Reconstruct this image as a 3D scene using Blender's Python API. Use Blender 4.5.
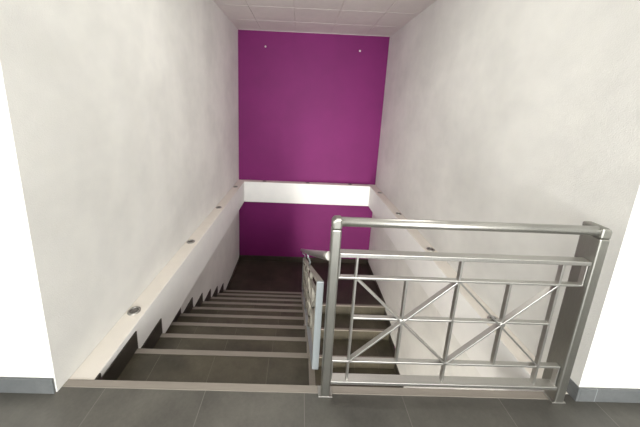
import bpy, bmesh, math, random
from mathutils import Vector, Matrix

for o in list(bpy.data.objects):
    bpy.data.objects.remove(o)
S = bpy.context.scene
COL = S.collection

# ------------------------------------------------------------------ camera
cam_d = bpy.data.cameras.new('camera')
cam = bpy.data.objects.new('camera', cam_d)
COL.objects.link(cam)
S.camera = cam
cam_d.sensor_fit = 'HORIZONTAL'
cam_d.sensor_width = 36.0
cam_d.lens = 266.9943 * 36.0 / 640.0
cam_d.shift_x = 16.1394 / 640.0
cam_d.shift_y = -53.9489 / 640.0
cam_d.clip_start = 0.02
YAW, PITCH, ROLL = 0.0161, -0.1982, 0.0428
f_ = Vector((math.sin(YAW) * math.cos(PITCH), math.cos(YAW) * math.cos(PITCH), math.sin(PITCH)))
r_ = Vector((math.cos(YAW), -math.sin(YAW), 0))
u_ = r_.cross(f_)
r2 = r_ * math.cos(ROLL) + u_ * math.sin(ROLL)
u2 = -r_ * math.sin(ROLL) + u_ * math.cos(ROLL)
m = Matrix((r2, u2, -f_)).transposed().to_4x4()
m.translation = Vector((1.157, -1.1349, 1.4436))
cam.matrix_world = m

# ------------------------------------------------------------------ light
S.view_settings.view_transform = 'Standard'
S.view_settings.look = 'None'
S.view_settings.gamma = 1.0
S.view_settings.use_curve_mapping = False
S.view_settings.exposure = 0.0
W_ = bpy.data.worlds.new('world')
S.world = W_
W_.use_nodes = True
W_.node_tree.nodes['Background'].inputs['Color'].default_value = (0.80, 0.90, 1.0, 1)
W_.node_tree.nodes['Background'].inputs['Strength'].default_value = 1.0


FILL_Z = 2.68


def area(name, loc, rot, sx, sy, power, color):
    d = bpy.data.lights.new(name, 'AREA')
    d.shape = 'RECTANGLE'
    d.size, d.size_y = sx, sy
    d.energy = power
    d.color = color
    o = bpy.data.objects.new(name, d)
    COL.objects.link(o)
    o.location = loc
    o.rotation_euler = rot
    return o


# daylight through the tall hall window behind the photographer
area('window_daylight', (1.3, -6.9, 1.40), (math.radians(90), 0, 0), 7.2, 2.3, 720, (1.0, 0.99, 0.965))
# daylight reaching the lower hall through its own window
area('lower_hall_daylight', (1.9, -2.9, -2.2), (math.radians(90), 0, 0), 2.0, 1.6, 330, (1.0, 0.95, 0.88))

# fill lights added at ceiling height, without fixtures: over the stairwell and the hall
area('stair_ceiling_fill', (1.32, 0.9, FILL_Z), (0, 0, 0), 1.2, 1.2, 20, (1.0, 0.98, 0.90))
area('hall_ceiling_fill', (1.32, -2.4, FILL_Z), (0, 0, 0), 1.2, 1.2, 22, (1.0, 0.98, 0.90))

# ------------------------------------------------------------------ materials
def nodes(name):
    mt = bpy.data.materials.new(name)
    mt.use_nodes = True
    nt = mt.node_tree
    return mt, nt, nt.nodes['Principled BSDF']


def pos(nt):
    return nt.nodes.new('ShaderNodeNewGeometry').outputs['Position']


def noise(nt, vec, scale, detail=4, rough=0.55):
    n = nt.nodes.new('ShaderNodeTexNoise')
    n.inputs['Scale'].default_value = scale
    n.inputs['Detail'].default_value = detail
    n.inputs['Roughness'].default_value = rough
    nt.links.new(vec, n.inputs['Vector'])
    return n.outputs['Fac']


def ramp(nt, fac, stops):
    r = nt.nodes.new('ShaderNodeValToRGB')
    e = r.color_ramp.elements
    e[0].position, e[0].color = stops[0][0], (*stops[0][1], 1)
    e[1].position, e[1].color = stops[-1][0], (*stops[-1][1], 1)
    for p, c in stops[1:-1]:
        k = e.new(p)
        k.color = (*c, 1)
    nt.links.new(fac, r.inputs['Fac'])
    return r.outputs['Color']


def mixc(nt, a, b, fac, mode='MULTIPLY'):
    n = nt.nodes.new('ShaderNodeMix')
    n.data_type = 'RGBA'
    n.blend_type = mode
    for src, dst in ((fac, 'Factor'), (a, 6), (b, 7)):
        sock = n.inputs[0] if dst == 'Factor' else n.inputs[dst]
        if isinstance(src, (int, float)):
            sock.default_value = src
        elif isinstance(src, tuple):
            sock.default_value = (*src, 1)
        else:
            nt.links.new(src, sock)
    return n.outputs[2]


def math_(nt, op, a, b=None):
    n = nt.nodes.new('ShaderNodeMath')
    n.operation = op
    for i, v in enumerate((a, b)):
        if v is None:
            continue
        if isinstance(v, (int, float)):
            n.inputs[i].default_value = v
        else:
            nt.links.new(v, n.inputs[i])
    return n.outputs[0]


def bump(nt, bsdf, h, strength, dist):
    b = nt.nodes.new('ShaderNodeBump')
    b.inputs['Strength'].default_value = strength
    b.inputs['Distance'].default_value = dist
    nt.links.new(h, b.inputs['Height'])
    nt.links.new(b.outputs['Normal'], bsdf.inputs['Normal'])


def plaster(name, col, var=0.07, rough=0.75, grain=0.35):
    mt, nt, b = nodes(name)
    p = pos(nt)
    lo = tuple(c * (1 - var) for c in col)
    big = noise(nt, p, 1.6, 3, 0.6)
    c = ramp(nt, big, [(0.33, lo), (0.62, col)])
    mid = noise(nt, p, 7, 4, 0.6)
    c = mixc(nt, c, ramp(nt, mid, [(0.35, (0.965, 0.965, 0.975)), (0.65, (1, 1, 1))]), 1.0)
    nt.links.new(c, b.inputs['Base Color'])
    b.inputs['Roughness'].default_value = rough
    b.inputs['Specular IOR Level'].default_value = 0.25
    fine = noise(nt, p, 170, 3, 0.6)
    soft = noise(nt, p, 22, 3, 0.6)
    h = math_(nt, 'ADD', fine, math_(nt, 'MULTIPLY', soft, 0.8))
    bump(nt, b, h, grain, 0.004)
    return mt


def tile(name, c0, c1, tx=0.5, ty=0.5, ox=0.22, oy=0.0, gw=0.004, rough=0.42, grout=None):
    mt, nt, b = nodes(name)
    p = pos(nt)
    sep = nt.nodes.new('ShaderNodeSeparateXYZ')
    nt.links.new(p, sep.inputs[0])
    big = noise(nt, p, 3.2, 5, 0.65)
    c = ramp(nt, big, [(0.3, c0), (0.7, c1)])
    fine = noise(nt, p, 60, 4, 0.7)
    c = mixc(nt, c, ramp(nt, fine, [(0.3, (0.86, 0.86, 0.86)), (0.7, (1.05, 1.05, 1.05))]), 1.0)
    # each tile a little lighter or darker than the next
    ix = math_(nt, 'FLOOR', math_(nt, 'DIVIDE', math_(nt, 'SUBTRACT', sep.outputs[0], ox), tx))
    iy = math_(nt, 'FLOOR', math_(nt, 'DIVIDE', math_(nt, 'SUBTRACT', sep.outputs[1], oy), ty))
    comb = nt.nodes.new('ShaderNodeCombineXYZ')
    nt.links.new(ix, comb.inputs[0])
    nt.links.new(iy, comb.inputs[1])
    wn = nt.nodes.new('ShaderNodeTexWhiteNoise')
    nt.links.new(comb.outputs[0], wn.inputs['Vector'])
    c = mixc(nt, c, ramp(nt, wn.outputs['Value'], [(0, (0.84, 0.84, 0.84)), (1, (1.06, 1.05, 1.03))]), 1.0)
    masks = []
    for ax, t, o in ((0, tx, ox), (1, ty, oy)):
        if not t or t > 20:
            continue
        fr = math_(nt, 'FRACT', math_(nt, 'DIVIDE', math_(nt, 'SUBTRACT', sep.outputs[ax], o - gw / 2), t))
        masks.append(math_(nt, 'LESS_THAN', fr, gw / t))
    mk = masks[0]
    for q in masks[1:]:
        mk = math_(nt, 'MAXIMUM', mk, q)
    c = mixc(nt, c, grout or tuple(min(1, v * 1.9) for v in c1), mk, 'MIX')
    nt.links.new(c, b.inputs['Base Color'])
    rr = nt.nodes.new('ShaderNodeMapRange')
    nt.links.new(fine, rr.inputs[0])
    rr.inputs[3].default_value = rough - 0.06
    rr.inputs[4].default_value = rough + 0.1
    nt.links.new(rr.outputs[0], b.inputs['Roughness'])
    h = math_(nt, 'SUBTRACT', math_(nt, 'MULTIPLY', fine, 0.25), mk)
    bump(nt, b, h, 0.25, 0.002)
    return mt


def metal(name, col, rough=0.3, metallic=1.0, stretch=(40, 40, 4)):
    mt, nt, b = nodes(name)
    p = pos(nt)
    mp = nt.nodes.new('ShaderNodeMapping')
    mp.inputs['Scale'].default_value = stretch
    nt.links.new(p, mp.inputs['Vector'])
    n = noise(nt, mp.outputs[0], 6, 4, 0.6)
    c = ramp(nt, n, [(0.3, tuple(v * 0.9 for v in col)), (0.7, col)])
    nt.links.new(c, b.inputs['Base Color'])
    b.inputs['Metallic'].default_value = metallic
    b.inputs['Roughness'].default_value = rough
    bump(nt, b, n, 0.05, 0.001)
    return mt


M = {}
M['wall'] = plaster('white_plaster', (0.80, 0.80, 0.765), 0.12)
M['purple'] = plaster('purple_paint', (0.180, 0.013, 0.122), 0.10, 0.6, 0.25)
M['ledge'] = plaster('cream_ledge_paint', (0.79, 0.75, 0.68), 0.06, 0.6, 0.15)
M['band'] = plaster('white_ledge_paint', (0.84, 0.84, 0.82), 0.03, 0.6, 0.12)
M['floor'] = tile('grey_floor_tile', (0.070, 0.067, 0.060), (0.125, 0.120, 0.106), 0.504, 0.504, 0.22, -0.38, grout=(0.145, 0.138, 0.125))
M['tread'] = tile('brown_grey_tread_tile', (0.047, 0.041, 0.028), (0.112, 0.099, 0.069), 0.35, 50, 0.31, -9, 0.003, grout=(0.13, 0.118, 0.09))
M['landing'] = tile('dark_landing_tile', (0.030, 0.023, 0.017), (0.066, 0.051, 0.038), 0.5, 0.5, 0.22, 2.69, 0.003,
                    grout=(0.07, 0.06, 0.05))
M['skirt'] = tile('shade_dark_skirting_tile', (0.026, 0.022, 0.017), (0.050, 0.044, 0.034), 50, 0.35, -9, 0.05, 0.003,
                  grout=(0.05, 0.045, 0.04))  # tile colour darkened to carry the shadow under the ledge
M['base'] = tile('blue_grey_baseboard_tile', (0.092, 0.101, 0.106), (0.150, 0.160, 0.164), 0.504, 50, -0.29, -9, 0.003)
M['strip'] = metal('matt_stair_edge_strip', (0.31, 0.280, 0.245), 0.55, 0.3, (2, 30, 30))
M['steel'] = metal('brushed_steel', (0.58, 0.575, 0.55), 0.37)
M['post'] = metal('satin_post_steel', (0.38, 0.38, 0.35), 0.40)
M['steel_dark'] = metal('dull_steel', (0.40, 0.39, 0.37), 0.42)
M['paint_steel'] = metal('pale_grey_steel', (0.36, 0.40, 0.415), 0.5, 0.4)
M['bar_steel'] = metal('matt_bar_steel', (0.36, 0.345, 0.30), 0.6, 0.3)
M['lens'] = metal('grey_lamp_glass', (0.16, 0.15, 0.14), 0.25, 0.3)
M['grid'] = metal('white_ceiling_grid', (0.80, 0.77, 0.73), 0.5, 0.0)
M['panel'] = plaster('ceiling_tile_board', (0.80, 0.775, 0.735), 0.03, 0.85, 0.4)
M['white'] = metal('white_plastic', (0.85, 0.84, 0.82), 0.4, 0.0)


# ------------------------------------------------------------------ mesh helpers
def bx(bm, x0, x1, y0, y1, z0, z1, mi=0):
    vs = [bm.verts.new((x, y, z)) for z in (z0, z1) for y in (y0, y1) for x in (x0, x1)]
    for q in ((0, 2, 3, 1), (4, 5, 7, 6), (0, 1, 5, 4), (2, 6, 7, 3), (0, 4, 6, 2), (1, 3, 7, 5)):
        f = bm.faces.new([vs[i] for i in q])
        f.material_index = mi
    return vs


def prism(bm, pts, axis, a0, a1):
    """extrude a closed outline along an axis; pts are the two other coordinates in order"""
    def P(u, v, a):
        return {'x': (a, u, v), 'y': (u, a, v), 'z': (u, v, a)}[axis]
    A = [bm.verts.new(P(u, v, a0)) for u, v in pts]
    B = [bm.verts.new(P(u, v, a1)) for u, v in pts]
    n = len(pts)
    bm.faces.new(A[::-1])
    bm.faces.new(B)
    for i in range(n):
        bm.faces.new((A[i], A[(i + 1) % n], B[(i + 1) % n], B[i]))


def bar(bm, p0, p1, t, depth_dir, d):
    """flat bar from p0 to p1, thickness t in the panel plane, d along depth_dir"""
    p0, p1 = Vector(p0), Vector(p1)
    ax = (p1 - p0).normalized()
    dd = Vector(depth_dir).normalized()
    side = ax.cross(dd).normalized()
    vs = []
    for p in (p0, p1):
        for a, b in ((-1, -1), (1, -1), (1, 1), (-1, 1)):
            vs.append(bm.verts.new(p + side * (a * t / 2) + dd * (b * d / 2)))
    for q in ((3, 2, 1, 0), (4, 5, 6, 7), (0, 1, 5, 4), (1, 2, 6, 5), (2, 3, 7, 6), (3, 0, 4, 7)):
        bm.faces.new([vs[i] for i in q])


def tube(bm, pts, r, seg=20, caps=True):
    pts = [Vector(p) for p in pts]
    rings = []
    for i, p in enumerate(pts):
        a = pts[max(i - 1, 0)]
        b = pts[min(i + 1, len(pts) - 1)]
        t = (b - a).normalized()
        up = Vector((0, 0, 1)) if abs(t.z) < 0.95 else Vector((0, 1, 0))
        s = t.cross(up).normalized()
        u = s.cross(t)
        rings.append([bm.verts.new(p + s * (r * math.cos(k * math.tau / seg)) + u * (r * math.sin(k * math.tau / seg)))
                      for k in range(seg)])
    for A, B in zip(rings, rings[1:]):
        for k in range(seg):
            bm.faces.new((A[k], B[k], B[(k + 1) % seg], A[(k + 1) % seg])).smooth = True
    if caps:
        bm.faces.new(rings[0])
        bm.faces.new(rings[-1][::-1])


def lathe(bm, prof, seg=32):
    rings = []
    for r, z in prof:
        rings.append([bm.verts.new((max(r, 1e-5) * math.cos(k * math.tau / seg), max(r, 1e-5) * math.sin(k * math.tau / seg), z))
                      for k in range(seg)])
    for A, B in zip(rings, rings[1:]):
        for k in range(seg):
            bm.faces.new((A[k], A[(k + 1) % seg], B[(k + 1) % seg], B[k])).smooth = True


def obj(name, bm, mats, parent=None, bevel=0.0):
    bmesh.ops.recalc_face_normals(bm, faces=bm.faces)
    me = bpy.data.meshes.new(name)
    bm.to_mesh(me)
    bm.free()
    for mt in (mats if isinstance(mats, (list, tuple)) else [mats]):
        me.materials.append(mt)
    o = bpy.data.objects.new(name, me)
    COL.objects.link(o)
    if parent:
        o.parent = parent
        o.matrix_parent_inverse = Matrix.Translation(-parent_world(parent))
    if bevel:
        b = o.modifiers.new('bevel', 'BEVEL')
        b.width = bevel
        b.segments = 2
        b.limit_method = 'ANGLE'
    return o


def parent_world(o):
    return Vector(o.location) if o.type == 'EMPTY' else Vector((0, 0, 0))


def struct(name, bm, mats, bevel=0.0):
    o = obj(name, bm, mats, None, bevel)
    o['kind'] = 'structure'
    return o


def thing(name, label, cat, loc=(0, 0, 0), group=None):
    o = bpy.data.objects.new(name, None)
    COL.objects.link(o)
    o.location = loc
    o.empty_display_size = 0.1
    o['label'] = label
    o['category'] = cat
    if group:
        o['group'] = group
    return o


def BM():
    return bmesh.new()


# ------------------------------------------------------------------ dimensions (metres)
W = 2.646          # stairwell width
D = 3.852          # stairwell depth
HC = 2.6935        # ceiling height over the upper floor
R_ = 0.1703        # riser
T0, T = 0.3472, 0.2932
N = 10
LZ = -N * R_       # half landing level
LY = T0 + (N - 2) * T   # far edge of last tread = landing edge
LD = 0.132         # ledge depth
LB = 0.397         # ledge height
FX = 1.30          # open edge of upper flight
BZ = 2 * LZ        # lower floor level


def ny(k):
    return 0.0 if k == 0 else T0 + (k - 1) * T


YB = -7.0   # hall back wall
XL, XR = -2.7, 5.3

# ------------------------------------------------------------------ structure
bm = BM(); bx(bm, XL, XR, YB, 0.0, -LB, -0.0005)
struct('floor', bm, M['floor'])
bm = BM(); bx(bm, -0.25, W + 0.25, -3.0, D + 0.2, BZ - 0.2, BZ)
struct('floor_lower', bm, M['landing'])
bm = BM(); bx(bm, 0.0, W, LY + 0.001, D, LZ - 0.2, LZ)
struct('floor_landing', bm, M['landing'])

bm = BM()
bx(bm, -0.25, 0.0, 0.2, D, BZ, HC)
bx(bm, -0.25, 0.0, 0.0, 0.2, BZ, HC)
bx(bm, -0.25, 0.0, -3.0, 0.0, BZ, -LB)
bx(bm, XL, 0.0, -0.0526, 0.0, 0.0, HC)
struct('wall_left', bm, M['wall'])
bm = BM()
bx(bm, W, W + 0.25, 0.0, D, BZ, HC)
bx(bm, W, W + 0.25, -3.0, 0.0, BZ, -LB)
bx(bm, W, XR, -0.0246, 0.0, 0.0, HC)
struct('wall_right', bm, M['wall'])
bm = BM(); bx(bm, -0.25, W + 0.25, D, D + 0.2, BZ, HC)
struct('wall_back', bm, M['purple'])
bm = BM(); bx(bm, -0.25, W + 0.25, -3.2, -3.0, BZ, -LB)
struct('wall_lower_front', bm, M['wall'])
# the hall the photographer stands in
bm = BM(); bx(bm, XL - 0.2, XL, YB, 0, 0, HC)
struct('wall_hall_left', bm, M['wall'])
bm = BM(); bx(bm, XR, XR + 0.2, YB, 0, 0, HC)
struct('wall_hall_right', bm, M['wall'])
bm = BM()
bx(bm, XL, -2.35, YB - 0.2, YB, 0, HC)
bx(bm, 4.95, XR, YB - 0.2, YB, 0, HC)
bx(bm, -2.35, 4.95, YB - 0.2, YB, 0, 0.15)
bx(bm, -2.35, 4.95, YB - 0.2, YB, 2.55, HC)
struct('wall_hall_rear', bm, M['wall'])

# suspended ceiling: board field and exposed grid
GX0, GY0, TL = 0.4132, D - 0.5744, 0.6
bm = BM()
bx(bm, XL, XR, YB, D, HC + 0.007, HC + 0.1, 1)
G = 0.008
xs = [GX0 + TL * k for k in range(-5, 9)]
xs = [XL] + [x for x in xs if XL + 0.05 < x < XR - 0.05] + [XR]
yy = [GY0 - TL * k for k in range(0, 18)]
yy = [D] + [y for y in yy if y > YB + 0.05] + [YB]
for xa, xb in zip(xs, xs[1:]):
    for yb, ya in zip(yy, yy[1:]):
        bx(bm, xa + G, xb - G, ya + G, yb - G, HC, HC + 0.008, 0)
struct('ceiling', bm, [M['panel'], M['grid']])
bm = BM()      # wall angle trim round the ceiling
bx(bm, 0, 0.02, 0, D, HC - 0.004, HC + 0.001)
bx(bm, W - 0.02, W, 0, D, HC - 0.004, HC + 0.001)
bx(bm, 0.02, W - 0.02, D - 0.02, D, HC - 0.004, HC + 0.001)
struct('trim_1', bm, M['grid'])

# ledge: boxed edge beam at the level of the upper floor, left, back and right
def ledge(name, x0, x1, y0, y1):
    bm = BM()
    bx(bm, x0, x1, y0, y1, -LB, 0.0)
    for f in bm.faces:
        f.normal_update()
        if f.normal.z > 0.5 or f.calc_center_median().z > -0.001:
            f.material_index = 1
    return struct(name, bm, [M['band'], M['ledge']], 0.004)
ledge('trim_2', 0.0, LD, 0.001, D)
ledge('trim_3', LD, W - LD, D - LD, D)
ledge('trim_4', W - LD, W, 0.001, D)

# stone coloured edge strip of the upper floor, the full width of the opening
bm = BM()
prism(bm, [(-0.028, -0.002), (0.006, -0.002), (0.006, -0.028), (0.009, -0.028), (0.009, 0.0025), (-0.028, 0.0025)], 'x', 0.003, W - 0.12)
struct('trim_5', bm, M['strip'])

# baseboards
bm = BM(); bx(bm, XL, -0.006, -0.0526 - 0.011, -0.0526, 0, 0.085)
struct('baseboard_left', bm, M['base'], 0.002)
bm = BM()
bx(bm, W + 0.002, XR, -0.0246 - 0.011, -0.0246, 0, 0.08)
bx(bm, W - 0.010, W + 0.002, -0.0246 - 0.011, 0.10, 0, 0.08)
struct('baseboard_right', bm, M['base'], 0.002)
bm = BM()
bx(bm, 0.0, W, D - 0.01, D, LZ, LZ + 0.10)
bx(bm, 0.0, 0.01, LY, D - 0.01, LZ, LZ + 0.06)
bx(bm, W - 0.01, W, LY - 0.05, D - 0.01, LZ, LZ + 0.06)
struct('baseboard_landing', bm, M['landing'])

# ------------------------------------------------------------------ upper flight
uf = thing('stair_flight', 'upper flight of dark tiled stairs going down from the floor to the landing', 'stairs', (0.65, 0, LZ))
for k in range(1, N):
    y0, y1, z = ny(k - 1), ny(k), -k * R_
    bm = BM()
    bx(bm, 0.0, FX, y0 + 0.001, y1, z - R_ - 0.06, z - 0.0005)
    st = obj('step', bm, M['tread'], uf)
    bm = BM()
    prism(bm, [(y1 - 0.030, z - 0.002), (y1 + 0.001, z - 0.002), (y1 + 0.001, z - 0.028), (y1 + 0.006, z - 0.028),
               (y1 + 0.006, z + 0.0025), (y1 - 0.030, z + 0.0025)], 'x', 0.012 if k > 2 else LD * 0.3, FX)
    obj('edge_strip', bm, M['strip'], st)
bm = BM()      # raking concrete body under the steps
prism(bm, [(0.0, -0.25), (0.0, -0.45), (LY, LZ - 0.2), (LY, LZ + 0.02)], 'x', 0.0, FX)
obj('flight_slab', bm, M['wall'], uf)
bm = BM()      # edge trim following the open side of the steps
for k in range(1, N):
    y0, y1, z = ny(k - 1), ny(k), -k * R_
    bx(bm, FX - 0.034, FX + 0.003, y0 - 0.004, y1 + 0.007, z - R_ - 0.08, z + 0.004)
obj('side_trim', bm, M['strip'], uf)
SH = 0.130
bm = BM()      # stepped skirting tiles: on the ledge face first, on the wall below it further down
bx(bm, LD, LD + 0.008, 0.010, 0.048, -R_, -0.001)
for k in (1, 2):
    bx(bm, LD, LD + 0.008, ny(k - 1) + (0.048 if k == 1 else 0.006), ny(k) + 0.012, -k * R_ - 0.05, -k * R_ + SH)
for k in range(3, N):
    bx(bm, 0.0, 0.009, ny(k - 1), ny(k) + 0.012, -k * R_ - 0.05, -k * R_ + SH - 0.012)
obj('stepped_skirting', bm, M['skirt'], uf)

# ------------------------------------------------------------------ lower flight
lf = thing('stair_flight', 'lower flight of tiled stairs turning back down from the landing behind the railing', 'stairs', (2.0, LY, BZ))
LX0, LX1, LT = 1.42, W, 0.305
LY0 = 2.642
for k in range(1, N):
    y1 = LY0 - LT * (k - 1)
    y0 = y1 - LT
    z = LZ - k * R_
    bm = BM()
    bx(bm, LX0, LX1, y0, y1 - 0.001, z - 0.25, z)
    st = obj('step', bm, M['tread'], lf)
    bm = BM()
    prism(bm, [(y0 + 0.030, z + 0.0005), (y0 - 0.001, z + 0.0005), (y0 - 0.001, z - 0.014), (y0 - 0.005, z - 0.014),
               (y0 - 0.005, z + 0.0035), (y0 + 0.030, z + 0.0035)], 'x', LX0, LX1 - 0.012)
    obj('edge_strip', bm, M['strip'], st)
bm = BM()
bx(bm, LX0, LX1, LY0, LY + 0.02, LZ - 0.2, LZ - 0.0002)
st = obj('step', bm, M['tread'], lf)
bm = BM()
prism(bm, [(LY0 + 0.030, LZ + 0.0005), (LY0 - 0.001, LZ + 0.0005), (LY0 - 0.001, LZ - 0.014), (LY0 - 0.005, LZ - 0.014),
           (LY0 - 0.005, LZ + 0.0035), (LY0 + 0.030, LZ + 0.0035)], 'x', LX0, LX1 - 0.012)
obj('edge_strip', bm, M['strip'], st)
bm = BM()
for k in range(1, N):
    y1 = LY0 - LT * (k - 1)
    y0 = y1 - LT
    z = LZ - k * R_
    bx(bm, LX1 - 0.009, LX1, y0 - 0.010, y1, z - 0.05, z + 0.115)
obj('stepped_skirting', bm, M['skirt'], lf)

# ------------------------------------------------------------------ railing across the opening
RY = -0.022
PLX, PRX = 1.334, 2.537
rail = thing('railing', 'horizontal brushed steel railing with two crossed panels along the upper floor edge', 'railing', (1.94, RY, 0))


def post(px, z0, z1, parent, w, d):
    bm = BM()
    bx(bm, px - w / 2, px + w / 2, RY - 0.026, RY - 0.026 + d, z0, z1)
    o = obj('post', bm, M['post'], parent, 0.007)
    bm = BM()
    bx(bm, px - 0.036, px + 0.036, RY - 0.026, RY + 0.03, 0.0, 0.006)
    obj('base_plate', bm, M['steel_dark'], o, 0.002)
    return o


HZ = 0.945
post(PLX, 0.003, HZ - 0.030, rail, 0.043, 0.052)
post(PRX, 0.003, HZ - 0.030, rail, 0.048, 0.090)
for px, s in ((PLX, 1), (PRX, -1)):      # mitred rounded corner between post and handrail
    bm = BM()
    o0 = px - s * (0.0215 if s > 0 else 0.024)
    i0 = px + s * (0.0225 if s > 0 else 0.026)
    pts = [(o0, HZ - 0.032), (o0, HZ + 0.004), (o0 + s * 0.005, HZ + 0.015), (o0 + s * 0.016, HZ + 0.021), (i0, HZ + 0.0215),
           (i0, HZ - 0.0215), (px + s * (0.0215 if s > 0 else 0.024), HZ - 0.032)]
    prism(bm, pts, 'y', RY - 0.027, RY + (0.027 if s > 0 else 0.065))
    obj('corner_cap', bm, M['post'], rail, 0.009)
bm = BM()
tube(bm, [(PLX + 0.02, RY, HZ), (PRX - 0.02, RY, HZ)], 0.021, 28)
obj('handrail', bm, M['steel'], rail)
# infill panel
VX = [1.440, 1.680, 1.925, 2.170, 2.398]
X0, X1 = 1.3565, PRX - 0.026
ZT, ZS, ZM, ZL, ZB = 0.790, 0.670, 0.455, 0.206, 0.088


def hb(name, z, t, d, x0, x1):
    bm = BM()
    bx(bm, x0, x1, RY - d / 2, RY + d / 2, z - t / 2, z + t / 2)
    return obj(name, bm, M['steel'], rail, 0.002)


hb('top_rail', ZT, 0.020, 0.042, X0, X1)
hb('bottom_rail', ZB, 0.018, 0.046, X0, X1)
hb('upper_bar', ZS, 0.011, 0.024, X0, X1)
hb('lower_bar', ZL, 0.011, 0.024, X0, X1)
hb('middle_bar', ZM, 0.010, 0.022, VX[0], VX[4])
for x in (X0 + 0.004, X1 - 0.004):
    for a, b in ((ZS, ZT), (ZB, ZL)):
        bm = BM()
        bx(bm, x - 0.004, x + 0.004, RY - 0.012, RY + 0.012, a - 0.005, b + 0.003)
        obj('end_bar', bm, M['steel'], rail, 0.003)
for i, x in enumerate(VX):
    a, b = (ZB, ZT) if i in (0, 2) else ((ZB, ZT) if i == 4 else (ZL, ZS + 0.0))
    bm = BM()
    bx(bm, x - 0.005, x + 0.005, RY - 0.011, RY + 0.011, a, b)
    obj('vertical_bar', bm, M['steel'], rail, 0.0015)
for a, b in ((0, 2), (2, 4)):
    xc = VX[a + 1]
    for z0, z1 in ((ZL, ZS), (ZS, ZL)):
        bm = BM()
        bar(bm, (VX[a], RY, z0), (VX[b], RY, z1), 0.009, (0, 1, 0), 0.024)
        obj('diagonal_bar', bm, M['steel'], rail, 0.0015)
    bm = BM()
    bmesh.ops.create_cone(bm, cap_ends=True, segments=16, radius1=0.013, radius2=0.013, depth=0.028,
                          matrix=Matrix.Translation((xc, RY, ZM - 0.012)) @ Matrix.Rotation(math.pi / 2, 4, 'X'))
    obj('cross_boss', bm, M['steel'], rail, 0.002)

# ------------------------------------------------------------------ sloping railing of the upper flight
SX = 1.287
SL = -T0 * 0 - R_ / T * 0.97
fr = thing('stair_railing', 'sloping steel stair railing running down the open side of the upper flight', 'railing', (SX, 1.3, -0.8))
HX = 1.318


def hz(y):
    return 0.760 - 0.570 * y


bm = BM()
tube(bm, [(1.318, 0.008, hz(0.008)), (1.313, 0.10, hz(0.10)), (1.270, 0.75, hz(0.75)), (1.258, 1.5, hz(1.5)), (1.248, 2.9, hz(2.9))], 0.021, 24)
obj('handrail', bm, M['steel'], fr)
PY0, PY1 = 0.075, 2.62
PH = 0.535


def pz(y):
    return 0.572 + SL * (y - PY0)


def sb(name, off, t, d, y0=PY0, y1=PY1, mat='paint_steel'):
    bm = BM()
    bar(bm, (SX, y0, pz(y0) - off), (SX, y1, pz(y1) - off), t, (1, 0, 0), d)
    return obj(name, bm, M[mat], fr, 0.002)


sb('top_rail', 0.006, 0.012, 0.036, mat='bar_steel')
sb('bottom_rail', PH, 0.012, 0.036, mat='paint_steel')
sb('upper_bar', 0.10, 0.010, 0.022, mat='bar_steel')
sb('lower_bar', PH - 0.10, 0.010, 0.022, mat='bar_steel')
sb('middle_bar', PH / 2, 0.010, 0.022, mat='bar_steel')
for y in (PY0, PY1):
    bm = BM()
    bx(bm, SX - 0.018, SX + 0.018, y - 0.006, y + 0.006, pz(y) - PH - 0.004, pz(y))
    o = obj('end_bar', bm, M['paint_steel'], fr, 0.003)
NB = 8
ys = [PY0 + 0.10 + (PY1 - PY0 - 0.20) * i / NB for i in range(NB + 1)]
for i, y in enumerate(ys):
    bm = BM()
    a, b = (0.0, PH) if i % 2 == 0 else (0.10, PH - 0.10)
    bx(bm, SX - 0.011, SX + 0.011, y - 0.005, y + 0.005, pz(y) - b, pz(y) - a)
    obj('vertical_bar', bm, M['bar_steel'], fr, 0.0015)
for i in range(0, NB, 2):
    for a, b in ((0.10, PH - 0.10), (PH - 0.10, 0.10)):
        bm = BM()
        bar(bm, (SX, ys[i], pz(ys[i]) - a), (SX, ys[i + 2], pz(ys[i + 2]) - b), 0.009, (1, 0, 0), 0.022)
        obj('diagonal_bar', bm, M['bar_steel'], fr, 0.0015)
for y in (1.10, 2.35):      # bent brackets carrying the handrail
    bm = BM()
    hx = 1.265 if y < 2 else 1.252
    tube(bm, [(SX, y, pz(y) - 0.005), (SX + 0.004, y, pz(y) + 0.035), (SX - 0.004, y, pz(y) + 0.065), (hx + 0.006, y, pz(y) + 0.08), (hx, y, hz(y) - 0.018)], 0.008, 12)
    obj('bracket', bm, M['paint_steel'], fr)
for y, k in ((ny(4) - 0.12, 4), (ny(7) - 0.12, 7)):
    bm = BM()      # stanchions that hold the panel to the steps
    bx(bm, SX - 0.012, SX + 0.012, y - 0.012, y + 0.012, -k * R_ + 0.003, pz(y) - PH + 0.006)
    bx(bm, SX - 0.025, SX + 0.014, y - 0.03, y + 0.03, -k * R_ + 0.003, -k * R_ + 0.009)
    obj('stanchion', bm, M['steel_dark'], fr)

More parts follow.
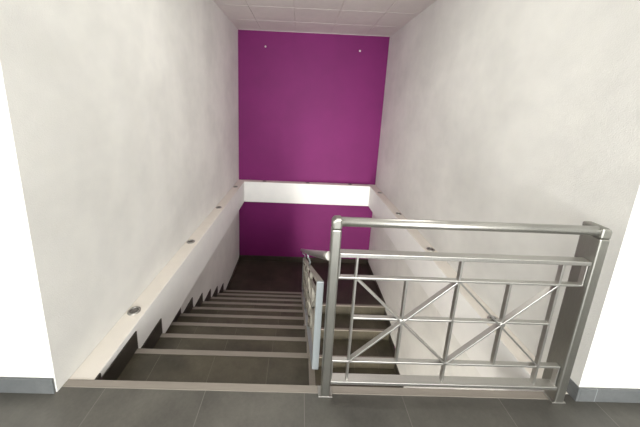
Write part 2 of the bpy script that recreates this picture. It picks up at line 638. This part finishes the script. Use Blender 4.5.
# ------------------------------------------------------------------ round lamps let into the ledge
def spot(label, x, y, group='round lamps let into the white ledge'):
    t = thing('recessed_lamp', label, 'lamp', (x, y, 0.0), group)
    bm = BM()
    lathe(bm, [(0.027, 0.001), (0.027, 0.006), (0.030, 0.009), (0.036, 0.0085), (0.0405, 0.004), (0.041, 0.0)])
    bmesh.ops.translate(bm, verts=bm.verts, vec=(x, y, 0))
    obj('rim', bm, M['steel_dark'], t)
    bm = BM()
    lathe(bm, [(0.0, 0.0045), (0.012, 0.0045), (0.020, 0.004), (0.0275, 0.003), (0.0275, 0.0005)])
    bmesh.ops.translate(bm, verts=bm.verts, vec=(x, y, 0))
    obj('glass', bm, M['lens'], t)


for y, s in ((0.482, 'nearest the stair top'), (1.445, 'second from the stair top'), (2.405, 'third from the stair top'),
             (3.375, 'farthest from the stair top')):
    spot('round steel lamp in the left wall ledge, ' + s, 0.052, y)
for y, s in ((0.50, 'nearest, seen through the railing bars'), (1.457, 'second, just under the handrail'),
             (2.42, 'third, above the railing'), (3.345, 'farthest, by the purple wall')):
    spot('round steel lamp in the right wall ledge, ' + s, W - 0.055, y)
for x, s in ((0.50, 'leftmost of three'), (1.328, 'middle of three'), (2.143, 'rightmost of three')):
    spot('round lamp on the white band across the purple wall, ' + s, x, D - 0.062)

# ------------------------------------------------------------------ screws left in the purple wall
for x, z, s in ((0.48, 2.435, 'left'), (2.144, 2.433, 'right')):
    t = thing('wall_screw', 'small white screw in a plug, high on the purple wall, %s one' % s, 'screw', (x, D, z), 'screws on the purple wall')
    bm = BM()
    lathe(bm, [(0.0, 0.0), (0.016, 0.0), (0.016, 0.004), (0.006, 0.006), (0.006, 0.02)])
    bmesh.ops.transform(bm, verts=bm.verts, matrix=Matrix.Translation((x, D, z)) @ Matrix.Rotation(math.pi / 2, 4, 'X'))
    obj('plug', bm, M['white'], t)
    bm = BM()
    lathe(bm, [(0.0055, 0.018), (0.0105, 0.022), (0.0105, 0.027), (0.0, 0.028)])
    bmesh.ops.transform(bm, verts=bm.verts, matrix=Matrix.Translation((x, D, z)) @ Matrix.Rotation(math.pi / 2, 4, 'X'))
    obj('screw_head', bm, M['white'], t)
